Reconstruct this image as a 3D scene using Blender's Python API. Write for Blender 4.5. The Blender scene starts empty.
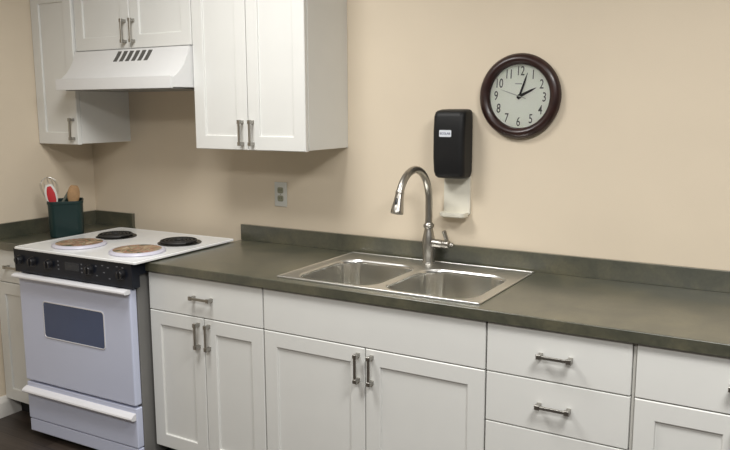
import bpy, bmesh, math, random
from mathutils import Vector, Matrix
R = math.radians
PI = math.pi
random.seed(4)
scene = bpy.context.scene
COL = scene.collection

# ------------------------------------------------------------------ camera
cam_d = bpy.data.cameras.new('camera')
cam = bpy.data.objects.new('camera', cam_d)
COL.objects.link(cam)
cam_d.sensor_fit = 'HORIZONTAL'
cam_d.sensor_width = 36.0
cam_d.lens = 36.0 * 758.67 / 730.0
cam_d.clip_start = 0.05
YAW, PITCH, ROLL = 0.537819, 0.155155, -0.003915
fw = Vector((-math.sin(YAW) * math.cos(PITCH), math.cos(YAW) * math.cos(PITCH), -math.sin(PITCH)))
rt = Vector((math.cos(YAW), math.sin(YAW), 0))
up = rt.cross(fw)
r2 = rt * math.cos(ROLL) + up * math.sin(ROLL)
u2 = -rt * math.sin(ROLL) + up * math.cos(ROLL)
m = Matrix.Identity(4)
for i in range(3):
    m[i][0], m[i][1], m[i][2] = r2[i], u2[i], -fw[i]
m.translation = Vector((2.39522, -2.87637, 1.56131))
cam.matrix_world = m
scene.camera = cam

# ------------------------------------------------------------------ world, lights, exposure
world = bpy.data.worlds.new('room_ambient')
scene.world = world
world.use_nodes = True
bg = world.node_tree.nodes['Background']
bg.inputs[0].default_value = (0.93, 0.94, 1.0, 1)
bg.inputs[1].default_value = 0.02


def area(name, loc, sx, sy, power, colour, target=None):
    d = bpy.data.lights.new(name, 'AREA')
    d.shape = 'RECTANGLE'
    d.size, d.size_y = sx, sy
    d.energy = power
    d.color = colour
    o = bpy.data.objects.new(name, d)
    COL.objects.link(o)
    o.location = loc
    if target:
        o.rotation_euler = (Vector(target) - Vector(loc)).to_track_quat('-Z', 'Y').to_euler()
    return o


WARM = (1.0, 0.99, 0.965)

area('ceiling_light', (0.52, -1.30, 2.57), 0.60, 0.60, 30, WARM)
area('ceiling_light', (2.60, -1.60, 2.57), 0.60, 0.60, 45, WARM)
area('ceiling_light', (1.70, -3.20, 2.57), 1.20, 0.60, 54, WARM)

vs = scene.view_settings
vs.view_transform = 'Standard'
vs.look = 'None'
vs.gamma = 1.0
vs.use_curve_mapping = False
vs.exposure = 0.0


# ------------------------------------------------------------------ materials
def mat(name, col, rough=0.5, metal=0.0, noise=0.0, nscale=20.0, bump=0.0, bscale=200.0, spec=0.5, coat=0.0):
    mt = bpy.data.materials.new(name)
    mt.use_nodes = True
    nt = mt.node_tree
    b = nt.nodes['Principled BSDF']
    b.inputs['Base Color'].default_value = (*col, 1)
    b.inputs['Roughness'].default_value = rough
    b.inputs['Metallic'].default_value = metal
    b.inputs['Specular IOR Level'].default_value = spec
    b.inputs['Coat Weight'].default_value = coat
    tc = nt.nodes.new('ShaderNodeTexCoord')
    if noise > 0:
        n = nt.nodes.new('ShaderNodeTexNoise')
        n.inputs['Scale'].default_value = nscale
        n.inputs['Detail'].default_value = 4
        nt.links.new(tc.outputs['Object'], n.inputs['Vector'])
        r = nt.nodes.new('ShaderNodeValToRGB')
        r.color_ramp.elements[0].position = 0.3
        r.color_ramp.elements[1].position = 0.7
        r.color_ramp.elements[0].color = (*[c * (1 - noise) for c in col], 1)
        r.color_ramp.elements[1].color = (*[min(1, c * (1 + noise)) for c in col], 1)
        nt.links.new(n.outputs['Fac'], r.inputs['Fac'])
        nt.links.new(r.outputs['Color'], b.inputs['Base Color'])
    if bump > 0:
        n = nt.nodes.new('ShaderNodeTexNoise')
        n.inputs['Scale'].default_value = bscale
        n.inputs['Detail'].default_value = 3
        nt.links.new(tc.outputs['Object'], n.inputs['Vector'])
        bp = nt.nodes.new('ShaderNodeBump')
        bp.inputs['Strength'].default_value = bump
        bp.inputs['Distance'].default_value = 0.002
        nt.links.new(n.outputs['Fac'], bp.inputs['Height'])
        nt.links.new(bp.outputs['Normal'], b.inputs['Normal'])
    return mt


def laminate_mat():
    mt = bpy.data.materials.new('mottled_laminate')
    mt.use_nodes = True
    nt = mt.node_tree
    b = nt.nodes['Principled BSDF']
    tc = nt.nodes.new('ShaderNodeTexCoord')
    n1 = nt.nodes.new('ShaderNodeTexNoise')
    n1.inputs['Scale'].default_value = 6
    n1.inputs['Detail'].default_value = 8
    n1.inputs['Roughness'].default_value = 0.62
    n1.inputs['Distortion'].default_value = 0.6
    nt.links.new(tc.outputs['Object'], n1.inputs['Vector'])
    r1 = nt.nodes.new('ShaderNodeValToRGB')
    e = r1.color_ramp.elements
    e[0].position, e[0].color = 0.30, (0.038, 0.044, 0.032, 1)
    e[1].position, e[1].color = 0.72, (0.122, 0.113, 0.070, 1)
    k = e.new(0.5)
    k.color = (0.073, 0.073, 0.050, 1)
    nt.links.new(n1.outputs['Fac'], r1.inputs['Fac'])
    n2 = nt.nodes.new('ShaderNodeTexNoise')
    n2.inputs['Scale'].default_value = 90
    n2.inputs['Detail'].default_value = 4
    nt.links.new(tc.outputs['Object'], n2.inputs['Vector'])
    mx = nt.nodes.new('ShaderNodeMix')
    mx.data_type = 'RGBA'
    mx.blend_type = 'OVERLAY'
    mx.inputs['Factor'].default_value = 0.35
    nt.links.new(r1.outputs['Color'], mx.inputs['A'])
    nt.links.new(n2.outputs['Fac'], mx.inputs['B'])
    nt.links.new(mx.outputs['Result'], b.inputs['Base Color'])
    b.inputs['Roughness'].default_value = 0.30
    b.inputs['Specular IOR Level'].default_value = 1.0
    b.inputs['Coat Weight'].default_value = 0.55
    b.inputs['Coat Roughness'].default_value = 0.28
    return mt


def plank_mat():
    mt = bpy.data.materials.new('dark_wood_planks')
    mt.use_nodes = True
    nt = mt.node_tree
    b = nt.nodes['Principled BSDF']
    tc = nt.nodes.new('ShaderNodeTexCoord')
    br = nt.nodes.new('ShaderNodeTexBrick')
    br.inputs['Color1'].default_value = (0.034, 0.026, 0.021, 1)
    br.inputs['Color2'].default_value = (0.066, 0.050, 0.040, 1)
    br.inputs['Mortar'].default_value = (0.012, 0.008, 0.006, 1)
    br.inputs['Scale'].default_value = 1.0
    br.inputs['Mortar Size'].default_value = 0.002
    br.inputs['Brick Width'].default_value = 1.2
    br.inputs['Row Height'].default_value = 0.13
    nt.links.new(tc.outputs['Object'], br.inputs['Vector'])
    mp = nt.nodes.new('ShaderNodeMapping')
    mp.inputs['Scale'].default_value = (3, 60, 1)
    nt.links.new(tc.outputs['Object'], mp.inputs['Vector'])
    n = nt.nodes.new('ShaderNodeTexNoise')
    n.inputs['Scale'].default_value = 1.5
    n.inputs['Detail'].default_value = 6
    nt.links.new(mp.outputs['Vector'], n.inputs['Vector'])
    mx = nt.nodes.new('ShaderNodeMix')
    mx.data_type = 'RGBA'
    mx.blend_type = 'OVERLAY'
    mx.inputs['Factor'].default_value = 0.7
    nt.links.new(br.outputs['Color'], mx.inputs['A'])
    nt.links.new(n.outputs['Fac'], mx.inputs['B'])
    nt.links.new(mx.outputs['Result'], b.inputs['Base Color'])
    b.inputs['Roughness'].default_value = 0.42
    return mt


def brushed_mat(name, col, rough, stretch):
    mt = bpy.data.materials.new(name)
    mt.use_nodes = True
    nt = mt.node_tree
    b = nt.nodes['Principled BSDF']
    b.inputs['Base Color'].default_value = (*col, 1)
    b.inputs['Metallic'].default_value = 1.0
    tc = nt.nodes.new('ShaderNodeTexCoord')
    mp = nt.nodes.new('ShaderNodeMapping')
    mp.inputs['Scale'].default_value = stretch
    nt.links.new(tc.outputs['Object'], mp.inputs['Vector'])
    n = nt.nodes.new('ShaderNodeTexNoise')
    n.inputs['Scale'].default_value = 1.0
    n.inputs['Detail'].default_value = 3
    nt.links.new(mp.outputs['Vector'], n.inputs['Vector'])
    mr = nt.nodes.new('ShaderNodeMapRange')
    mr.inputs['To Min'].default_value = rough - 0.06
    mr.inputs['To Max'].default_value = rough + 0.08
    nt.links.new(n.outputs['Fac'], mr.inputs['Value'])
    nt.links.new(mr.outputs['Result'], b.inputs['Roughness'])
    return mt


def print_mat():
    """A tin lid's printed picture: reds, tans and olive blotches."""
    mt = bpy.data.materials.new('printed_fruit_tin')
    mt.use_nodes = True
    nt = mt.node_tree
    b = nt.nodes['Principled BSDF']
    tc = nt.nodes.new('ShaderNodeTexCoord')
    n = nt.nodes.new('ShaderNodeTexNoise')
    n.inputs['Scale'].default_value = 15
    n.inputs['Detail'].default_value = 2
    n.inputs['Distortion'].default_value = 1.0
    nt.links.new(tc.outputs['Object'], n.inputs['Vector'])
    r = nt.nodes.new('ShaderNodeValToRGB')
    e = r.color_ramp.elements
    e[0].position, e[0].color = 0.34, (0.07, 0.085, 0.045, 1)
    e[1].position, e[1].color = 0.68, (0.60, 0.52, 0.40, 1)
    for p, c in ((0.40, (0.22, 0.20, 0.10, 1)), (0.44, (0.34, 0.06, 0.045, 1)), (0.48, (0.50, 0.41, 0.29, 1)), (0.52, (0.19, 0.18, 0.10, 1)),
                 (0.56, (0.40, 0.15, 0.09, 1)), (0.61, (0.46, 0.36, 0.22, 1))):
        k = e.new(p)
        k.color = c
    nt.links.new(n.outputs['Fac'], r.inputs['Fac'])
    nt.links.new(r.outputs['Color'], b.inputs['Base Color'])
    b.inputs['Roughness'].default_value = 0.35
    return mt


def glass_mat(name, rough=0.0):
    mt = bpy.data.materials.new(name)
    mt.use_nodes = True
    b = mt.node_tree.nodes['Principled BSDF']
    b.inputs['Base Color'].default_value = (1, 1, 1, 1)
    b.inputs['Transmission Weight'].default_value = 1.0
    b.inputs['Roughness'].default_value = rough
    b.inputs['IOR'].default_value = 1.45
    return mt


M = dict(
    wall=mat('beige_paint', (0.720, 0.622, 0.485), 0.85, noise=0.02, nscale=3, bump=0.25, bscale=350, spec=0.2),
    wall_far=mat('taupe_paint', (0.30, 0.29, 0.28), 0.85, noise=0.02, nscale=3),
    ceiling=mat('ceiling_paint', (0.62, 0.62, 0.61), 0.9),
    floor=plank_mat(),
    trim=mat('trim_paint', (0.74, 0.71, 0.66), 0.45),
    white=mat('cabinet_white', (0.765, 0.765, 0.735), 0.38, noise=0.012, nscale=8),
    inside=mat('cabinet_carcass', (0.56, 0.55, 0.51), 0.5, noise=0.03, nscale=10),
    kick=mat('toe_kick_black', (0.018, 0.017, 0.016), 0.6, noise=0.1),
    laminate=laminate_mat(),
    nickel=brushed_mat('brushed_nickel', (0.42, 0.40, 0.365), 0.32, (300, 300, 40)),
    basin=mat('basin_steel', (0.74, 0.735, 0.70), 0.22, 1.0, noise=0.01, nscale=300),
    steel=mat('stainless_steel', (0.72, 0.715, 0.69), 0.35, 1.0, noise=0.01, nscale=300),
    pull=mat('dark_nickel', (0.40, 0.385, 0.355), 0.36, 1.0, noise=0.02, nscale=200),
    drain=mat('drain_steel', (0.35, 0.34, 0.32), 0.3, 1.0, noise=0.1, nscale=60),
    enamel=mat('white_enamel', (0.88, 0.89, 0.89), 0.18, noise=0.01, spec=0.5),
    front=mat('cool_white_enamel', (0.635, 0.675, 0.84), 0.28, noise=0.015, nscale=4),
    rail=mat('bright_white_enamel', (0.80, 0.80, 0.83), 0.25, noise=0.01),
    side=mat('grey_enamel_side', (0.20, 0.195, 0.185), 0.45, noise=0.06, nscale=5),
    panelblack=mat('control_panel_black', (0.011, 0.014, 0.022), 0.30, noise=0.1, spec=0.25),
    knob=mat('knob_black', (0.010, 0.010, 0.012), 0.38, noise=0.1),
    mark=mat('panel_print_grey', (0.15, 0.16, 0.185), 0.5),
    display=mat('display_glass', (0.02, 0.026, 0.036), 0.12, noise=0.05),
    oven_glass=mat('oven_window_glass', (0.052, 0.080, 0.170), 0.10, noise=0.1, nscale=3, coat=0.3),
    oven_trim=mat('oven_window_trim', (0.72, 0.72, 0.76), 0.3, noise=0.01),
    coil=mat('coil_black', (0.020, 0.019, 0.018), 0.55, noise=0.2),
    pan=mat('drip_pan_dark', (0.05, 0.048, 0.045), 0.35, 0.6, noise=0.1),
    tin=mat('lavender_white_tin', (0.60, 0.59, 0.68), 0.3, noise=0.01),
    tinprint=print_mat(),
    green=mat('dark_green_enamel', (0.005, 0.025, 0.024), 0.4, noise=0.08, nscale=30),
    red=mat('red_plastic', (0.52, 0.028, 0.035), 0.4, noise=0.03),
    pale=mat('white_plastic', (0.72, 0.70, 0.66), 0.4, noise=0.01),
    wood=mat('utensil_wood', (0.42, 0.25, 0.12), 0.6, noise=0.15, nscale=40),
    olive=mat('olive_grey_plastic', (0.10, 0.11, 0.085), 0.5, noise=0.1),
    wire=mat('whisk_wire', (0.55, 0.54, 0.52), 0.3, 1.0, noise=0.02),
    plate=mat('outlet_plate_grey', (0.60, 0.60, 0.56), 0.45, noise=0.01),
    recept=mat('receptacle_ivory', (0.27, 0.27, 0.19), 0.5, noise=0.02),
    slot=mat('dark_slot', (0.012, 0.012, 0.010), 0.7),
    black=mat('dispenser_black', (0.010, 0.010, 0.0105), 0.5, noise=0.06, bump=0.1, bscale=500, spec=0.3),
    badge=mat('badge_silver_white', (0.72, 0.75, 0.80), 0.35, noise=0.02),
    badge_ink=mat('badge_ink_blue', (0.03, 0.045, 0.12), 0.5),
    tray=mat('ivory_plastic', (0.76, 0.73, 0.63), 0.4, noise=0.01),
    darkwood=mat('clock_mahogany', (0.028, 0.0105, 0.0085), 0.35, noise=0.3, nscale=25, coat=0.1),
    face=mat('clock_dial', (0.92, 0.95, 0.84), 0.5, noise=0.01),
    ink=mat('numeral_ink', (0.055, 0.06, 0.05), 0.6),
    handink=mat('clock_hand_black', (0.010, 0.010, 0.010), 0.5),
    second=mat('second_hand_grey', (0.42, 0.42, 0.38), 0.4),
    glass=glass_mat('clear_glass'),
    hood=mat('hood_enamel', (0.76, 0.76, 0.755), 0.28, noise=0.01),
    under=mat('hood_underside', (0.25, 0.25, 0.24), 0.4, 0.5, noise=0.1, nscale=60),
    vent=mat('vent_slot_dark', (0.10, 0.098, 0.09), 0.6),
)


# ------------------------------------------------------------------ mesh helpers
class MB:
    """Collects shapes into one bmesh; build() links them as ONE mesh object."""

    def __init__(self):
        self.bm = bmesh.new()

    def _merge(self, bm, mtx=None):
        if mtx is not None:
            bm.transform(mtx)
        tmp = bpy.data.meshes.new('tmp')
        bm.to_mesh(tmp)
        bm.free()
        self.bm.from_mesh(tmp)
        bpy.data.meshes.remove(tmp)

    def box(self, x0, x1, y0, y1, z0, z1, bev=0.0, seg=2, mtx=None):
        bm = bmesh.new()
        v = [bm.verts.new((x, y, z)) for x in (x0, x1) for y in (y0, y1) for z in (z0, z1)]
        for f in ((0, 1, 3, 2), (4, 6, 7, 5), (0, 4, 5, 1), (2, 3, 7, 6), (0, 2, 6, 4), (1, 5, 7, 3)):
            bm.faces.new([v[i] for i in f])
        if bev > 0:
            bmesh.ops.bevel(bm, geom=bm.edges[:], offset=bev, segments=seg, profile=0.5, affect='EDGES')
        bmesh.ops.recalc_face_normals(bm, faces=bm.faces[:])
        self._merge(bm, mtx)
        return self

    def tube(self, pts, rad, n=12, cap=True):
        """A tube along pts; rad is a number or one number per point."""
        pts = [Vector(p) for p in pts]
        if not isinstance(rad, (list, tuple)):
            rad = [rad] * len(pts)
        bm = bmesh.new()
        T = []
        for i in range(len(pts)):
            a = pts[max(0, i - 1)]
            b = pts[min(len(pts) - 1, i + 1)]
            T.append((b - a).normalized())
        ref = Vector((0, 0, 1)) if abs(T[0].z) < 0.9 else Vector((1, 0, 0))
        nrm = (ref - T[0] * ref.dot(T[0])).normalized()
        rings = []
        for i, p in enumerate(pts):
            nrm = (nrm - T[i] * nrm.dot(T[i])).normalized()
            bn = T[i].cross(nrm)
            rings.append([bm.verts.new(p + (nrm * math.cos(2 * PI * k / n) + bn * math.sin(2 * PI * k / n)) * rad[i])
                          for k in range(n)])
        for a, b in zip(rings, rings[1:]):
            for k in range(n):
                bm.faces.new((a[k], a[(k + 1) % n], b[(k + 1) % n], b[k]))
        if cap:
            bm.faces.new(rings[0][::-1])
            bm.faces.new(rings[-1])
        bmesh.ops.recalc_face_normals(bm, faces=bm.faces[:])
        self._merge(bm)
        return self

    def lathe(self, prof, n=40, mtx=None, close=False):
        """prof: (radius, z) pairs turned about z."""
        bm = bmesh.new()
        rings = []
        for r, z in prof:
            if r < 1e-6:
                rings.append([bm.verts.new((0, 0, z))])
            else:
                rings.append([bm.verts.new((r * math.cos(2 * PI * k / n), r * math.sin(2 * PI * k / n), z)) for k in range(n)])
        pairs = list(zip(rings, rings[1:]))
        if close:
            pairs.append((rings[-1], rings[0]))
        for a, b in pairs:
            for k in range(n):
                k2 = (k + 1) % n
                if len(a) == 1 and len(b) == 1:
                    continue
                if len(a) == 1:
                    bm.faces.new((a[0], b[k], b[k2]))
                elif len(b) == 1:
                    bm.faces.new((a[k], a[k2], b[0]))
                else:
                    bm.faces.new((a[k], a[k2], b[k2], b[k]))
        bmesh.ops.recalc_face_normals(bm, faces=bm.faces[:])
        self._merge(bm, mtx)
        return self

    def loft(self, rings, cap0=True, cap1=True, mtx=None, closed_loop=True):
        bm = bmesh.new()
        rs = [[bm.verts.new(p) for p in r] for r in rings]
        n = len(rs[0])
        for a, b in zip(rs, rs[1:]):
            for k in range(n if closed_loop else n - 1):
                bm.faces.new((a[k], a[(k + 1) % n], b[(k + 1) % n], b[k]))
        if cap0:
            bm.faces.new(rs[0][::-1])
        if cap1:
            bm.faces.new(rs[-1])
        bmesh.ops.recalc_face_normals(bm, faces=bm.faces[:])
        self._merge(bm, mtx)
        return self

    def extrude_x(self, prof, x0, x1, mtx=None):
        """prof: (y, z) outline swept from x0 to x1."""
        return self.loft([[(x0, y, z) for y, z in prof], [(x1, y, z) for y, z in prof]], mtx=mtx)

    def shaker(self, w, h, t=0.02, rail=0.058, rec=0.0075, bev=0.0026, y_front=0.0):
        """Door with a recessed panel: x 0..w, z 0..h, front face at y_front."""
        bm = bmesh.new()
        yf, yb = y_front, y_front + t

        def rect(a, y):
            return [bm.verts.new(p) for p in ((a, y, a), (w - a, y, a), (w - a, y, h - a), (a, y, h - a))]
        loops = [rect(0.0, yb), rect(0.0, yf + bev), rect(bev, yf), rect(rail, yf), rect(rail + 0.0025, yf + 0.0015),
                 rect(rail + 0.0035, yf + rec)]
        bm.faces.new(loops[0])
        for a, b in zip(loops, loops[1:]):
            for k in range(4):
                bm.faces.new((a[k], a[(k + 1) % 4], b[(k + 1) % 4], b[k]))
        bm.faces.new(loops[-1])
        bmesh.ops.recalc_face_normals(bm, faces=bm.faces[:])
        self._merge(bm)
        return self

    def build(self, name, material, parent=None, loc=(0, 0, 0), rot=(0, 0, 0), smooth=35, extra=()):
        me = bpy.data.meshes.new(name)
        self.bm.to_mesh(me)
        self.bm.free()
        for p in me.polygons:
            p.use_smooth = True
        me.set_sharp_from_angle(angle=R(smooth))
        me.materials.append(material)
        for e in extra:
            me.materials.append(e)
        o = bpy.data.objects.new(name, me)
        COL.objects.link(o)
        o.location = loc
        o.rotation_euler = rot
        if parent:
            o.parent = parent
        wn_ = o.modifiers.new('weighted_normals', 'WEIGHTED_NORMAL')
        wn_.keep_sharp = True
        wn_.weight = 80
        return o


def tag(o, label=None, cat=None, group=None, kind=None):
    if label:
        o['label'] = label
    if cat:
        o['category'] = cat
    if group:
        o['group'] = group
    if kind:
        o['kind'] = kind
    return o


def thing(name, label, cat, loc, rz=0.0, group=None):
    o = bpy.data.objects.new(name, None)
    o.empty_display_size = 0.05
    COL.objects.link(o)
    o.location = loc
    o.rotation_euler = (0, 0, rz)
    return tag(o, label, cat, group)


def rounded(cx, cy, hx, hy, r, n=9):
    """Rounded rectangle outline, counter-clockwise, 4*n points."""
    pts = []
    for sx, sy, a0 in ((1, 1, 0), (-1, 1, 90), (-1, -1, 180), (1, -1, 270)):
        for k in range(n):
            a = R(a0 + 90 * k / (n - 1))
            pts.append((cx + sx * (hx - r) + r * math.cos(a), cy + sy * (hy - r) + r * math.sin(a)))
    return pts


def text_mesh(body, size, depth, xs=1.0, shear=0.0, offset=0.0):
    """Lettering as a mesh: x right, y up, centred on the origin, extruded along z."""
    cu = bpy.data.curves.new('lettering', 'FONT')
    cu.body = body
    cu.size = size
    cu.extrude = depth
    cu.offset = offset
    cu.shear = shear
    cu.align_x = 'CENTER'
    cu.align_y = 'CENTER'
    ob = bpy.data.objects.new('lettering', cu)
    COL.objects.link(ob)
    dg = bpy.context.evaluated_depsgraph_get()
    me = bpy.data.meshes.new_from_object(ob.evaluated_get(dg))
    bpy.data.objects.remove(ob)
    bpy.data.curves.remove(cu)
    xsv = [v.co.x for v in me.vertices]
    ysv = [v.co.y for v in me.vertices]
    cx, cy = (min(xsv) + max(xsv)) / 2, (min(ysv) + max(ysv)) / 2
    for v in me.vertices:
        v.co.x = (v.co.x - cx) * xs
        v.co.y -= cy
    return me


def link_mesh(name, me, material, parent, loc, rot):
    me.materials.clear()
    me.materials.append(material)
    o = bpy.data.objects.new(name, me)
    COL.objects.link(o)
    o.location = loc
    o.rotation_euler = rot
    o.parent = parent
    return o


# ------------------------------------------------------------------ the setting
def structure(name, mb, material):
    return tag(mb.build(name, material), kind='structure')


XL = -1.092          # left wall
ZC = 2.60            # ceiling
structure('floor', MB().box(XL - 0.1, 5.2, -5.6, 0.1, -0.1, 0.0), M['floor'])
structure('wall_back', MB().box(XL - 0.1, 5.2, 0.0, 0.1, 0.0, ZC), M['wall'])
structure('wall_left', MB().box(XL - 0.1, XL, -5.6, 0.0, 0.0, ZC), M['wall'])
structure('wall_right', MB().box(5.2, 5.3, -5.6, 0.1, 0.0, ZC), M['wall_far'])
structure('wall_front', MB().box(XL - 0.1, 5.3, -5.7, -5.6, 0.0, ZC), M['wall_far'])
structure('ceiling', MB().box(XL - 0.1, 5.2, -5.6, 0.1, ZC, ZC + 0.1), M['ceiling'])
bb = MB()
prof = [(0, 0), (0.016, 0), (0.016, 0.070), (0.013, 0.078), (0.013, 0.084), (0.009, 0.092), (0.009, 0.098), (0.004, 0.106), (0, 0.106)]
bb.loft([[(XL + a, y, z) for a, z in prof] for y in (-5.6, -0.562)])
structure('baseboard_left', bb, M['trim'])

# ------------------------------------------------------------------ cabinet parts
HANDLE_MESH = None


def handle(parent, loc, vertical=False):
    """Square bar pull, 115 mm, built along x, sticking out towards -y."""
    global HANDLE_MESH
    if HANDLE_MESH is None:
        mb = MB()
        for s in (-1, 1):
            x = s * 0.0468
            mb.loft([[(x + a * q, y, b * q) for a, b in ((-1, -1), (1, -1), (1, 1), (-1, 1))]
                     for y, q in ((0.0, 0.0068), (-0.004, 0.0068), (-0.008, 0.0060), (-0.018, 0.0062), (-0.022, 0.0080), (-0.030, 0.0080), (-0.0315, 0.0064))])
        mb.box(-0.0468, 0.0468, -0.0300, -0.0220, -0.0050, 0.0050, 0.0010, 1)
        o = mb.build('handle', M['pull'], parent)
        HANDLE_MESH = o.data
    else:
        o = bpy.data.objects.new('handle', HANDLE_MESH)
        wn_ = o.modifiers.new('weighted_normals', 'WEIGHTED_NORMAL')
        wn_.keep_sharp = True
        COL.objects.link(o)
        o.parent = parent
    o.location = loc
    if vertical:
        o.rotation_euler = (0, R(90), 0)
    return o


def door(parent, x0, x1, z0, z1, yf, hx=None, hz=None):
    d = MB().shaker(x1 - x0, z1 - z0).build('door', M['white'], parent, (x0, yf, z0), smooth=20)
    if hx is not None:
        handle(d, (hx - x0, 0, hz - z0), True)
    return d


def drawer(parent, x0, x1, z0, z1, yf, hz=None, name='drawer', hx=None):
    d = MB().box(0, x1 - x0, 0, 0.02, 0, z1 - z0, 0.0032, 2).build(name, M['white'], parent, (x0, yf, z0))
    if hz is not None:
        handle(d, ((x1 - x0) / 2 if hx is None else hx - x0, 0, hz - z0))
    return d


G = 0.0018            # half the gap between fronts
YF = -0.635           # base cabinet front plane
Z_DR, Z_TOP, Z_BOT = 0.7075, 0.8715, 0.092


def carcass(parent, w, z0, z1, d, shelves=(), top=True, material='inside'):
    t = 0.016
    mb = MB()
    mb.box(0.0005, t, -d, -0.002, z0, z1).box(w - t, w - 0.0005, -d, -0.002, z0, z1)
    mb.box(t, w - t, -d, -0.002, z0, z0 + t).box(t, w - t, -0.012, -0.002, z0 + t, z1)
    if top:
        mb.box(t, w - t, -d, -0.012, z1 - t, z1)
    else:
        mb.box(t, w - t, -d, -d + 0.02, z1 - 0.03, z1)
    for s in shelves:
        mb.box(t, w - t, -d, -0.012, s, s + t)
    return mb.build('carcass', M[material], parent)


def base_cabinet(x0, x1, label, kind):
    t = thing('base_cabinet', label, 'cabinet', (x0, 0, 0), 0, None)
    w = x1 - x0
    carcass(t, w, 0.098, 0.874, 0.6135, top=False, shelves=() if kind == 'sink' else (0.70,))
    MB().box(0.002, w - 0.002, -0.56, -0.545, 0.0, 0.098).build('toe_kick', M['kick'], t)
    mid = w / 2
    if kind == 'sink':
        drawer(t, G, w - G, Z_DR + G, Z_TOP, YF, name='false_drawer_front')
    elif kind == 'drawers':
        drawer(t, G, w - G, Z_DR + G, Z_TOP, YF, 0.791)
        drawer(t, G, w - G, 0.5385 + G, Z_DR - G, YF, 0.627)
        drawer(t, G, w - G, Z_BOT, 0.5385 - G, YF, 0.40)
        return t
    else:
        drawer(t, G, w - G, Z_DR + G, Z_TOP, YF, 0.791)
    if kind == 'single':
        door(t, G, w - G, Z_BOT, Z_DR - G, YF, w - 0.03, 0.632)
    else:
        door(t, G, mid - G, Z_BOT, Z_DR - G, YF, mid - 0.0285, 0.632)
        door(t, mid + G, w - G, Z_BOT, Z_DR - G, YF, mid + 0.0285, 0.632)
    return t


base_cabinet(XL + 0.002, -0.778, 'white single-door base cabinet in the corner left of the stove', 'single')
base_cabinet(-0.019, 0.597, 'white base cabinet with one handled drawer over two doors, right beside the stove', 'double')
base_cabinet(0.599, 1.514, 'wide white sink base cabinet with a plain handleless front over two doors', 'sink')
base_cabinet(1.516, 1.973, 'white base cabinet of stacked drawers to the right of the sink', 'drawers')
base_cabinet(1.982, 2.592, 'white drawer-over-door base cabinet at the far right edge of the counter', 'double')
# filler strip between the drawer stack and the right cabinet
tag(MB().box(1.9735, 1.9815, -0.626, -0.4, 0.098, 0.874).build('filler_strip', M['inside']),
    'narrow filler strip between drawer stack and rightmost base cabinet', 'filler strip')


def wall_cabinet(x0, x1, z0, z1, label, doors, hz, d=0.302):
    t = thing('wall_cabinet', label, 'cabinet', (x0, 0, 0))
    w = x1 - x0
    MB().box(0.0005, w - 0.0005, -d, 0.0, z0 + 0.004, z1, 0.001, 1).build('carcass', M['white'], t)
    yf = -d - 0.022
    zb = z0
    if doors == 1:
        door(t, G, w - G, zb, z1 - 0.004, yf, w - 0.03, hz)
    else:
        mid = w / 2
        door(t, G, mid - G, zb, z1 - 0.004, yf, mid - 0.0285, hz)
        door(t, mid + G, w - G, zb, z1 - 0.004, yf, mid + 0.0285, hz)
    return t


wall_cabinet(XL + 0.001, -0.782, 1.377, 2.139, 'white single-door wall cabinet in the corner left of the range hood', 1, 1.454, 0.315)
wall_cabinet(-0.780, -0.013, 1.833, 2.139, 'short white two-door wall cabinet directly above the range hood', 2, 1.912)
wall_cabinet(-0.011, 0.594, 1.377, 2.139, 'large white two-door wall cabinet to the right of the range hood', 2, 1.451)

# ------------------------------------------------------------------ countertops


def counter_mesh(xs, ys, z0, z1, hole=None):
    bm = bmesh.new()
    V = {}
    for i, x in enumerate(xs):
        for j, y in enumerate(ys):
            V[i, j] = bm.verts.new((x, y, z1))
    faces = []
    for i in range(len(xs) - 1):
        for j in range(len(ys) - 1):
            if hole == (i, j):
                continue
            faces.append(bm.faces.new((V[i, j], V[i + 1, j], V[i + 1, j + 1], V[i, j + 1])))
    ext = bmesh.ops.extrude_face_region(bm, geom=faces)
    for v in [e for e in ext['geom'] if isinstance(e, bmesh.types.BMVert)]:
        v.co.z = z0
    bmesh.ops.recalc_face_normals(bm, faces=bm.faces[:])
    yfm = min(ys)
    ed = [e for e in bm.edges if all(abs(v.co.y - yfm) < 1e-6 for v in e.verts) and abs(e.verts[0].co.z - e.verts[1].co.z) < 1e-6]
    bmesh.ops.bevel(bm, geom=ed, offset=0.0035, segments=3, profile=0.5, affect='EDGES')
    mb = MB()
    mb._merge(bm)
    return mb


ZT, ZB = 0.914, 0.8755
t = thing('countertop', 'short mottled grey-green countertop in the corner left of the stove', 'countertop', (XL, 0, 0))
counter_mesh([0.001, -0.780 - XL], [-0.65, -0.001], ZB, ZT).build('worktop', M['laminate'], t)
MB().box(0.021, -0.782 - XL, -0.020, -0.001, ZT, 0.990, 0.0015, 2).build('backsplash', M['laminate'], t)
MB().box(0.001, 0.020, -0.648, -0.001, ZT, 0.990, 0.0015, 2).build('backsplash', M['laminate'], t)

t = thing('countertop', 'long mottled grey-green countertop holding the double sink', 'countertop', (0, 0, 0))
counter_mesh([-0.019, 0.665, 1.455, 2.60], [-0.65, -0.58, -0.065, -0.001], ZB, ZT, hole=(1, 1)).build('worktop', M['laminate'], t)
MB().box(-0.022, 2.60, -0.020, -0.001, ZT + 0.0002, 0.990, 0.0015, 2).build('backsplash', M['laminate'], t)

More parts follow.
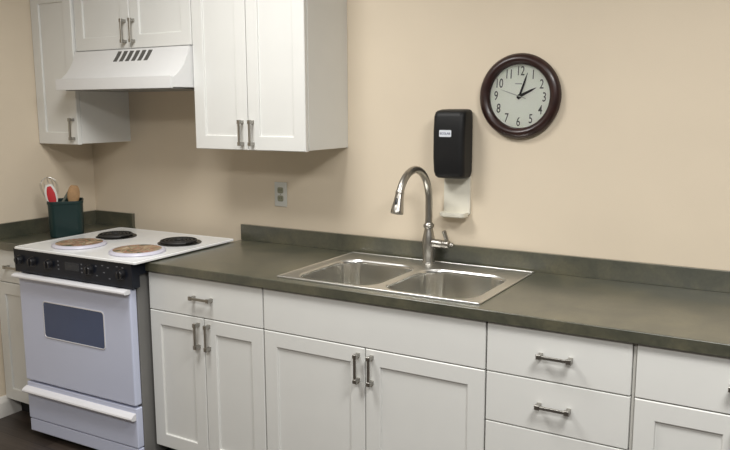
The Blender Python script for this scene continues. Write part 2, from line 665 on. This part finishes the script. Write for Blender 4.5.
# ------------------------------------------------------------------ sink
SX0, SX1, SY0, SY1 = 0.645, 1.473, -0.600, -0.046
sink = thing('double_sink', 'stainless steel double-bowl sink set into the long countertop', 'sink', (0, 0, ZT))
ZD = 0.0045
XM = 1.063
bowls = ((0.872, -0.380, 0.178, 0.202), (1.256, -0.380, 0.180, 0.202))
deck = MB()
bm = deck.bm
for (cx, cy, hx, hy), (rx0, rx1) in zip(bowls, ((SX0, XM), (XM, SX1))):
    hole = rounded(cx, cy, hx, hy, 0.085, 9)
    corners = [(rx1, SY1), (rx0, SY1), (rx0, SY0), (rx1, SY0)]
    outer = []
    for q, (px, py) in enumerate(hole):
        c, k = divmod(q, 9)
        if k == 4:
            outer.append(corners[c])
            continue
        if (c == 0 and k < 4) or (c == 3 and k > 4):
            outer.append((rx1, py))
        elif (c == 0 and k > 4) or (c == 1 and k < 4):
            outer.append((px, SY1))
        elif (c == 1 and k > 4) or (c == 2 and k < 4):
            outer.append((rx0, py))
        else:
            outer.append((px, SY0))
    ho = [bm.verts.new((x, y, ZD)) for x, y in hole]
    ou = [bm.verts.new((x, y, ZD)) for x, y in outer]
    n = len(ho)
    for k in range(n):
        bm.faces.new((ho[k], ou[k], ou[(k + 1) % n], ho[(k + 1) % n]))
    lp = [bm.verts.new((cx + (x - cx) * 0.982, cy + (y - cy) * 0.982, ZD - 0.006)) for x, y in hole]
    for k in range(n):
        bm.faces.new((lp[k], ho[k], ho[(k + 1) % n], lp[(k + 1) % n]))
bmesh.ops.remove_doubles(bm, verts=bm.verts[:], dist=0.0002)
bmesh.ops.recalc_face_normals(bm, faces=bm.faces[:])
if sum(f.normal.z for f in bm.faces) < 0:
    bmesh.ops.reverse_faces(bm, faces=bm.faces[:])
# rolled raised outer edge
rr = 0.004
deck.tube([(SX0, SY0, rr * .75), (SX1, SY0, rr * .75)], rr, 10).tube([(SX0, SY1, rr * .75), (SX1, SY1, rr * .75)], rr, 10)
deck.tube([(SX0, SY0, rr * .75), (SX0, SY1, rr * .75)], rr, 10).tube([(SX1, SY0, rr * .75), (SX1, SY1, rr * .75)], rr, 10)
deck.build('rim', M['steel'], sink, smooth=40)
for cx, cy, hx, hy in bowls:
    mb = MB()
    rings = []
    for ins, r, z in ((0.003, 0.083, -0.0015), (0.006, 0.081, -0.010), (0.012, 0.078, -0.10), (0.016, 0.076, -0.135), (0.026, 0.072, -0.158), (0.046, 0.062, -0.172),
                      (0.080, 0.05, -0.177), (0.13, 0.038, -0.179)):
        rings.append([(x, y, z) for x, y in rounded(cx, cy, hx - ins, hy - ins, r, 9)])
    mb.loft(rings, cap0=False, cap1=True)
    b = mb.build('basin', M['basin'], sink, smooth=50)
    d = MB().lathe([(0.0, -0.006), (0.030, -0.006), (0.034, -0.001), (0.038, 0.003), (0.044, 0.003), (0.045, 0.0), (0.045, -0.004)], 32)
    d.lathe([(0, 0.010), (0.006, 0.010), (0.007, 0.003), (0.022, 0.001), (0.026, -0.003), (0.026, -0.006)], 24)
    d.build('drain', M['drain'], b, (cx, cy, -0.178))

# ------------------------------------------------------------------ faucet
FX, FY_ = 1.034, -0.0795
fa = thing('kitchen_faucet', 'brushed nickel gooseneck faucet with pull-down spray head behind the sink', 'faucet', (FX, FY_, ZT + ZD))
z_off = ZT + ZD
MB().lathe([(0, 0.0), (0.0265, 0.0), (0.0265, 0.004), (0.0240, 0.008), (0.0235, 0.03), (0.0260, 0.055), (0.0272, 0.078), (0.0260, 0.098), (0.0222, 0.120),
            (0.0178, 0.138), (0.0172, 0.145), (0.0215, 0.148), (0.0228, 0.154), (0.0215, 0.160), (0.0172, 0.163), (0.0160, 0.168), (0, 0.168)], 32).build('body', M['nickel'], fa, smooth=50)
RA = 0.132
ztop = 1.182 - z_off
pts = [(0, 0, 0.150), (0, 0, 0.20), (0, 0, 0.24), (0, 0, ztop)]
for k in range(1, 19):
    a = R(158 * k / 18)
    pts.append((0, -RA + RA * math.cos(a), ztop + RA * math.sin(a)))
MB().tube(pts, 0.0148, 20).build('gooseneck', M['nickel'], fa, smooth=60)
e0 = Vector(pts[-1])
ed = (Vector(pts[-1]) - Vector(pts[-2])).normalized()
ed = Vector((0, -0.30, -0.954)).normalized()
hs = [(0.0, 0.0158), (0.006, 0.0175), (0.010, 0.0168), (0.018, 0.0162), (0.040, 0.0185), (0.064, 0.0225), (0.081, 0.0248), (0.088, 0.0238), (0.089, 0.020)]
sp = MB().tube([e0 + ed * (s - 0.010) for s, r in hs], [r for s, r in hs], 24).build('spray_head', M['nickel'], fa, smooth=50)
side = Vector((0, -0.954, 0.30))
MB().tube([e0 + ed * 0.020 + side * 0.0145, e0 + ed * 0.028 + side * 0.0165, e0 + ed * 0.044 + side * 0.0185, e0 + ed * 0.052 + side * 0.018],
          [0.003, 0.0055, 0.0055, 0.003], 10).build('spray_button', M['knob'], sp)
lv = MB().tube([(0.012, 0, 0.083), (0.030, 0, 0.083), (0.060, 0, 0.082), (0.064, 0, 0.082)], [0.0185, 0.0185, 0.0170, 0.013], 20)
lv.tube([(0.062, 0, 0.082), (0.066, 0, 0.082), (0.092, 0, 0.082), (0.096, 0, 0.082)], [0.0145, 0.0172, 0.0172, 0.012], 20)
lv.tube([(0.094, 0, 0.082), (0.108, 0, 0.083), (0.112, 0, 0.083)], [0.0085, 0.008, 0.005], 12)
lv.tube([(0.084, -0.002, 0.088), (0.083, -0.006, 0.108), (0.077, -0.010, 0.130), (0.075, -0.012, 0.138), (0.074, -0.0125, 0.141)], [0.0105, 0.0088, 0.0090, 0.0098, 0.0055], 14)
lv.build('lever', M['nickel'], fa, smooth=50)

# ------------------------------------------------------------------ stove
SXC = -0.4105
st = thing('electric_stove', 'white slide-in electric stove with black control panel and four burners', 'stove', (SXC, 0, 0), R(1.5))
HB = 0.358
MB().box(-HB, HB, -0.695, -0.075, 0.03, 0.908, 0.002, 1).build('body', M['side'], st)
MB().box(-HB + 0.03, HB - 0.03, -0.66, -0.08, 0.0, 0.03).build('toe_base', M['kick'], st)
# cooktop sheet with a raised rolled border
ck = MB()
rings = []
for ins, z in ((0.0, 0.9205), (0.0, 0.9275), (0.003, 0.931), (0.012, 0.931), (0.020, 0.9285), (0.05, 0.9285)):
    rings.append([(x, y, z) for x, y in rounded(0.021, -0.424, 0.385 - ins, 0.322 - ins, 0.010, 4)])
ck.loft(rings)
ck.build('cooktop', M['enamel'], st, smooth=40)
# control panel, leaning back a little, with black end cheek running back under the cooktop
cp = MB().extrude_x([(-0.735, 0.812), (-0.739, 0.9203), (-0.655, 0.9203), (-0.655, 0.868), (-0.694, 0.864), (-0.694, 0.812)], -0.376, 0.376).build('control_panel', M['panelblack'], st, smooth=20)
ptilt = -math.atan2(0.004, 0.108)


def on_panel(x, z):
    return (x, -0.735 - (z - 0.812) * 0.037, z)


prot = (R(90) - ptilt, 0, 0)
for wx in (-0.723, -0.634, -0.521, -0.262, -0.071):
    k = MB().lathe([(0, 0), (0.0235, 0), (0.0235, 0.002), (0.020, 0.003), (0.0185, 0.018), (0.0165, 0.021), (0, 0.021)], 28)
    k.box(-0.0035, 0.0035, -0.0165, 0.0165, 0.020, 0.026, 0.001, 1)
    ko = k.build('knob', M['knob'], cp, on_panel(wx + 0.388, 0.870), prot)
    MB().box(-0.0007, 0.0007, 0.006, 0.016, 0.0258, 0.0263).build('pointer_mark', M['mark'], ko)
dp = MB().box(-0.045, 0.045, -0.018, 0.018, -0.001, 0.0012, 0.0005, 1).build('clock_display', M['display'], cp, on_panel(0.014, 0.872), prot)
marks = [(dx, dz, 0.004, 0.003) for dx in (-0.075, 0.075) for dz in (0.018, 0.0, -0.018)]
marks += [(dx, dz, 0.005, 0.0022) for dx, dz in ((0.165, 0.02), (0.167, -0.022), (0.205, 0.026), (0.212, -0.004), (0.238, 0.020), (0.243, -0.028), (0.292, 0.030), (0.325, 0.028))]
for dx, dz, ha, hb in marks:
    MB().box(dx - ha, dx + ha, dz - hb, dz + hb, 0, 0.0006).build('panel_mark', M['mark'], cp, on_panel(0, 0.870), prot)
# oven door
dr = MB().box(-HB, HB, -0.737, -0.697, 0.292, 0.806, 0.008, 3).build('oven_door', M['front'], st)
wx0, wx1, wz0, wz1 = -0.196, 0.194, 0.523, 0.689


def rr_ring(ins, y, r):
    return [(x, y, z) for x, z in rounded((wx0 + wx1) / 2, (wz0 + wz1) / 2, (wx1 - wx0) / 2 - ins, (wz1 - wz0) / 2 - ins, r, 6)]


wn = MB().loft([rr_ring(-0.004, -0.7368, 0.018), rr_ring(-0.004, -0.7385, 0.018), rr_ring(-0.0025, -0.7395, 0.017), rr_ring(0.001, -0.7395, 0.014), rr_ring(0.002, -0.7375, 0.013)], cap1=False)
wno = wn.build('window_trim', M['oven_trim'], dr)
MB().loft([rr_ring(0.0015, -0.7369, 0.013), rr_ring(0.0015, -0.738, 0.013)]).build('window_glass', M['oven_glass'], dr)
rl = MB().extrude_x([(-0.737, 0.808), (-0.737, 0.791), (-0.752, 0.789), (-0.768, 0.791), (-0.772, 0.796), (-0.771, 0.802), (-0.764, 0.806), (-0.750, 0.809)], -HB - 0.002, HB + 0.004)
rl.build('door_rail', M['rail'], dr, smooth=30)
# warming drawer
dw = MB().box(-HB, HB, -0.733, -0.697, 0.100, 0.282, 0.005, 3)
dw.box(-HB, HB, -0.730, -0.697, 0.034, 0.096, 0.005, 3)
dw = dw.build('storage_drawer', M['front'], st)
MB().extrude_x([(-0.733, 0.260), (-0.733, 0.230), (-0.742, 0.229), (-0.758, 0.234), (-0.762, 0.240), (-0.760, 0.246), (-0.750, 0.254)], -HB - 0.004, HB - 0.004).build('drawer_rail', M['rail'], dw, smooth=30)
# open coil burners at the back
for bx, by, br in ((-0.553, -0.318, 0.092), (-0.150, -0.305, 0.096)):
    p = MB().lathe([(0, 0.0005), (br * 0.8, 0.0005), (br * 0.96, 0.003), (br * 1.04, 0.0045), (br * 1.06, 0.003), (br * 1.06, 0.0)], 40)
    po = p.build('coil_burner', M['pan'], st, (bx + 0.392, by, 0.9285), (0, 0, R(-30)))
    pts = []
    turns = 4
    for k in range(turns * 28 + 1):
        a = 2 * PI * k / 28
        r = br * (0.20 + 0.74 * k / (turns * 28))
        pts.append((r * math.cos(a), r * math.sin(a), 0.0105))
    MB().tube(pts, 0.0062, 8).build('coil_element', M['coil'], po, smooth=60)

# round tin burner covers
for cx, cy, lab in ((-0.527, -0.572, 'round picture-printed tin burner cover on the left front burner'),
                    (-0.162, -0.557, 'round picture-printed tin burner cover on the right front burner')):
    t = thing('burner_cover', lab, 'burner cover', (cx, cy, 0.9287), 0, 'printed burner covers on the stove')
    MB().lathe([(0, 0.0), (0.119, 0.0), (0.1225, 0.002), (0.122, 0.006), (0.117, 0.0115), (0.112, 0.0135), (0.104, 0.0135), (0, 0.0130)], 56).build('rim', M['tin'], t, smooth=50)
    MB().lathe([(0, 0.0), (0.1045, 0.0), (0.105, 0.0006), (0.103, 0.0012), (0, 0.0016)], 56).build('printed_top', M['tinprint'], t, (0, 0, 0.0132), (0, 0, cx * 9))

# ------------------------------------------------------------------ range hood
HX0, HX1 = -0.768, -0.0145
hd = thing('range_hood', 'white under-cabinet range hood with slotted vent above the stove', 'range hood', ((HX0 + HX1) / 2, 0, 0))
hw = (HX1 - HX0) / 2
curve = []
for k in range(15):
    u = k / 14
    a = R(86 * u)
    ya, za = -0.444 + 0.104 * math.sin(a), 1.8285 - 0.139 * math.cos(a)
    yl, zl = -0.444 + 0.104 * u, 1.6895 + 0.130 * u
    q = 0.5
    curve.append((yl + (ya - yl) * q, zl + (za - zl) * q))
prof = [(-0.001, 1.648), (-0.446, 1.648), (-0.446, 1.688)] + curve + [(-0.336, 1.829), (-0.001, 1.829)]
MB().extrude_x(prof, -hw, hw).build('canopy', M['hood'], hd, smooth=25)
MB().box(-hw - 0.002, hw + 0.002, -0.460, -0.4465, 1.643, 1.696, 0.002, 2).build('front_lip', M['hood'], hd)
MB().box(-hw + 0.03, hw - 0.03, -0.43, -0.03, 1.640, 1.6485, 0.002, 1).build('filter_panel', M['under'], hd)
for k in range(6):
    x = -0.075 + 0.0400 * k
    strip = []
    sel = [c for c in curve if 1.766 < c[1] < 1.84]
    rings = []
    for (y, z), (ya, za) in zip(sel, sel[1:] + [sel[-1]]):
        q = x + (z - 1.80) * 0.35
        rings.append([(q, y, z), (q + 0.024, y, z), (q + 0.024, y - 0.0012, z + 0.0008), (q, y - 0.0012, z + 0.0008)])
    MB().loft(rings).build('vent_slot', M['vent'], hd)

# ------------------------------------------------------------------ utensil crock and utensils
CX, CY = -0.887, -0.357
cr = thing('utensil_crock', 'dark green utensil crock on the corner counter left of the stove', 'crock', (CX, CY, ZT + 0.0005), R(-40))


def oct_ring(q, z):
    return [(x, y, z) for x, y in rounded(0, 0, q, q, q * 0.42, 6)]


MB().loft([oct_ring(0.077, 0.0), oct_ring(0.080, 0.004), oct_ring(0.083, 0.166), oct_ring(0.0855, 0.168), oct_ring(0.0865, 0.175), oct_ring(0.0855, 0.182),
           oct_ring(0.079, 0.182), oct_ring(0.078, 0.176), oct_ring(0.074, 0.010)]).build('pot', M['green'], cr, smooth=40)


def utensil(name, label, cat, foot, top):
    """An empty at the foot inside the crock, its z axis along the utensil."""
    o = bpy.data.objects.new(name, None)
    o.empty_display_size = 0.02
    COL.objects.link(o)
    o.location = foot
    zz = (Vector(top) - Vector(foot)).normalized()
    yy = Vector((-0.79, 0.61, 0)).cross(zz).cross(zz).normalized()      # broad side of a blade faces into the room
    xx = yy.cross(zz)
    o.rotation_euler = Matrix((xx, yy, zz)).transposed().to_euler()
    return tag(o, label, cat), (Vector(top) - Vector(foot)).length


zf = ZT + 0.014


def beside(q, z, back=0.0):
    """A point q metres to the left of the crock's middle as seen from the room."""
    return (CX - 0.79 * back - 0.61 * q, CY + 0.61 * back - 0.79 * q, z)


w, L = utensil('wire_whisk', 'balloon wire whisk leaning left in the green crock', 'whisk', beside(0.03, zf, 0.03), beside(0.082, 1.212, 0.03))
MB().tube([(0, 0, 0), (0, 0, 0.02), (0, 0, L - 0.13)], [0.008, 0.009, 0.006], 12).build('handle', M['wire'], w)
wr = MB()
for k in range(6):
    a = PI * k / 6
    pts = []
    for j in range(25):
        u = j / 24 * 2 - 1
        r = 0.034 * math.sin(PI * (1 - abs(u)) ** 0.62) if abs(u) < 1 else 0
        r = 0.042 * math.sqrt(max(0, 1 - (abs(u) * 2 - 1) ** 2)) if abs(u) > 0.5 else 0.042 * math.sin(abs(u) * PI)
        z = L - 0.13 + 0.13 * (1 - abs(u) ** 1.6)
        s = 1 if u >= 0 else -1
        pts.append((s * r * math.cos(a), s * r * math.sin(a), z))
    wr.tube(pts, 0.0008, 5)
wr.build('wire_loops', M['wire'], w)

w, L = utensil('slotted_spatula', 'red spatula with white edge standing in the green crock', 'spatula', beside(0.030, zf, -0.03), beside(0.074, 1.176, -0.025))
MB().tube([(0, 0, 0), (0, 0, L - 0.08)], [0.006, 0.005], 10).build('handle', M['pale'], w)


def blade(hw_, z0, z1, th, p=0.6):
    rings = []
    for j in range(11):
        u = j / 10
        q = hw_ * (0.35 + 0.65 * math.sin(PI * min(1, 0.12 + u * 0.86)) ** p)
        z = z0 + (z1 - z0) * u
        rings.append([(q * math.cos(2 * PI * k / 16), th * math.sin(2 * PI * k / 16), z) for k in range(16)])
    return MB().loft(rings)


blade(0.029, L - 0.096, L + 0.004, 0.005).build('blade_edge', M['pale'], w)
blade(0.0245, L - 0.097, L - 0.006, 0.0065).build('blade', M['red'], w)

w, L = utensil('wooden_spoon', 'wooden spoon with broad tan bowl standing in the green crock', 'spoon', beside(-0.02, zf, 0.0), beside(-0.046, 1.168, 0.0))
MB().tube([(0, 0, 0), (0, 0, L - 0.05)], [0.006, 0.0065], 10).build('handle', M['wood'], w)
blade(0.030, L - 0.085, L, 0.010, 0.5).build('spoon_bowl', M['wood'], w)
w, L = utensil('cooking_utensil', 'olive grey utensil handle leaning across the green crock rim', 'utensil', beside(0.055, 1.03, -0.06), beside(-0.022, 1.135, 0.03))
MB().tube([(0, 0, 0), (0, 0, L * 0.6), (0, 0, L - 0.01), (0, 0, L)], [0.005, 0.006, 0.009, 0.006], 12).build('handle', M['olive'], w)

# ------------------------------------------------------------------ outlet
ou = thing('wall_outlet', 'grey duplex wall outlet on the beige wall between stove and sink', 'outlet', (0.2165, 0, 1.150))
MB().box(-0.036, 0.036, -0.006, -0.0002, -0.058, 0.058, 0.003, 3).build('cover_plate', M['plate'], ou)
for s in (-1, 1):
    rc = MB().loft([[(x, y, z + s * 0.0195) for x, z in rounded(0, 0, 0.0165 - i, 0.0142 - i, 0.008, 5)] for y, i in ((-0.0055, 0), (-0.008, 0), (-0.0086, 0.0008))])
    ro = rc.build('receptacle', M['recept'], ou)
    for dx, hh in ((-0.006, 0.004), (0.006, 0.0032)):
        MB().box(dx - 0.0011, dx + 0.0011, -0.0089, -0.0084, s * 0.0195 + 0.002 - hh, s * 0.0195 + 0.002 + hh).build('slot', M['slot'], ro)
MB().lathe([(0, 0.0018), (0.002, 0.0016), (0.003, 0.0), (0, 0)], 14).build('screw', M['drain'], ou, (0, -0.006, 0), (R(90), 0, 0))

# ------------------------------------------------------------------ soap dispenser
DX = 1.127
sd = thing('soap_dispenser', 'black wall-mounted soap dispenser with ivory drip tray, above the faucet', 'soap dispenser', (DX, 0, 0))


def disp_ring(hx, y0, y1, r, z):
    pts = []
    hy = (y1 - y0) / 2
    return [(x, y, z) for x, y in rounded(0, (y0 + y1) / 2, hx, hy, r, 7)]


rings = []
for z, hx, yf in ((1.272, 0.052, -0.070), (1.274, 0.058, -0.088), (1.282, 0.064, -0.099), (1.300, 0.0675, -0.106), (1.36, 0.0685, -0.111), (1.46, 0.0685, -0.111),
                  (1.520, 0.068, -0.106), (1.536, 0.066, -0.098), (1.543, 0.063, -0.088), (1.548, 0.054, -0.060), (1.549, 0.04, -0.03)):
    rings.append(disp_ring(hx, yf, -0.0005 if hx > 0.06 else -0.004, min(0.022, -yf * 0.3), z))
MB().loft(rings).build('cover', M['black'], sd, smooth=40)
bdg = MB().loft([[(x, y, z) for x, z in rounded(-0.009, 1.4535, 0.026 - i, 0.0135 - i, 0.004, 4)] for y, i in ((-0.108, 0), (-0.1122, 0), (-0.1127, 0.0006))])
bo = bdg.build('badge', M['badge'], sd)
me = text_mesh('ECOLAB', 0.0115, 0.0003, 1.02, offset=0.0002)
link_mesh('badge_lettering', me, M['badge_ink'], bo, (-0.009, -0.1129, 1.4535), (R(90), 0, 0))
# drip tray: back plate with a rounded ledge
tr = MB().loft([[(x, y, z) for x, z in rounded(0.002, 1.200, 0.058, 0.083, 0.012, 6)] for y in (-0.0005, -0.014)])
tr_o = []
for z, hx, yf in ((1.110, 0.046, -0.050), (1.111, 0.053, -0.064), (1.115, 0.056, -0.069), (1.126, 0.057, -0.071), (1.130, 0.056, -0.070), (1.130, 0.051, -0.063), (1.121, 0.046, -0.056)):
    tr_o.append(disp_ring(hx, yf, -0.002, 0.022, z))
tr.loft(tr_o)
tr.build('drip_tray', M['tray'], sd, smooth=40)

# ------------------------------------------------------------------ wall clock
CLX, CLZ = 1.386, 1.5975
ck = bpy.data.objects.new('wall_clock', None)
COL.objects.link(ck)
ck.location = (CLX, 0, CLZ)
ck.rotation_euler = (0, R(2.0), 0)
tag(ck, 'round wall clock with dark mahogany frame showing just past two', 'clock')
TO = (R(90), 0, 0)                         # lathe axis z -> -y
RO, RI = 0.1625, 0.1215
fr = MB().lathe([(RO - 0.006, 0.001), (RO, 0.008), (RO + 0.001, 0.016), (RO - 0.006, 0.029), (RO - 0.018, 0.036), (RI + 0.014, 0.035), (RI + 0.004, 0.028), (RI, 0.020), (RI, 0.001)], 72, close=True)
fr.build('frame', M['darkwood'], ck, (0, 0, 0), TO, smooth=50)
fc = MB().lathe([(0, 0.001), (RI + 0.002, 0.001), (RI + 0.002, 0.010), (0, 0.010)], 64).build('dial', M['face'], ck, (0, 0, 0), TO)
for h in range(1, 13):
    a = R(30 * h)
    me = text_mesh(str(h), 0.050, 0.0003, 0.68, offset=0.0002)
    link_mesh('numeral', me, M['ink'], fc, (0.097 * math.sin(a), 0.097 * math.cos(a), 0.0104), (0, 0, 0))
MB().box(-0.022, 0.006, 0.0455, 0.0495, 0.0098, 0.0103).build('dial_mark', M['second'], fc)


def clock_hand(name, ang, length, tail, wd, z, material):
    pts = [(-wd * 0.75, -tail), (wd * 0.75, -tail), (wd, length * 0.12), (wd * 0.75, length * 0.7), (wd * 0.12, length), (-wd * 0.12, length), (-wd * 0.75, length * 0.7), (-wd, length * 0.12)]
    mb = MB().loft([[(x, y, z) for x, y in pts], [(x, y, z + 0.0009) for x, y in pts]])
    mb.lathe([(0, z - 0.001), (wd * 1.6, z - 0.001), (wd * 1.6, z + 0.0014), (0, z + 0.0014)], 16)
    mb.bm.transform(Matrix.Rotation(-R(ang), 4, 'Z'))
    return mb.build(name, material, ck, (0, 0, 0), TO)


clock_hand('hour_hand', 62.0, 0.072, 0.012, 0.0055, 0.0125, M['handink'])
clock_hand('minute_hand', 17.0, 0.094, 0.012, 0.0042, 0.0145, M['handink'])
clock_hand('second_hand', 287.0, 0.083, 0.028, 0.0017, 0.0165, M['second'])
MB().lathe([(0, 0.0205), (RI * 0.6, 0.0205), (RI + 0.001, 0.0203), (RI + 0.001, 0.0222), (RI * 0.6, 0.0226), (0, 0.0228)], 64).build('cover_glass', M['glass'], ck, (0, 0, 0), TO, smooth=60)
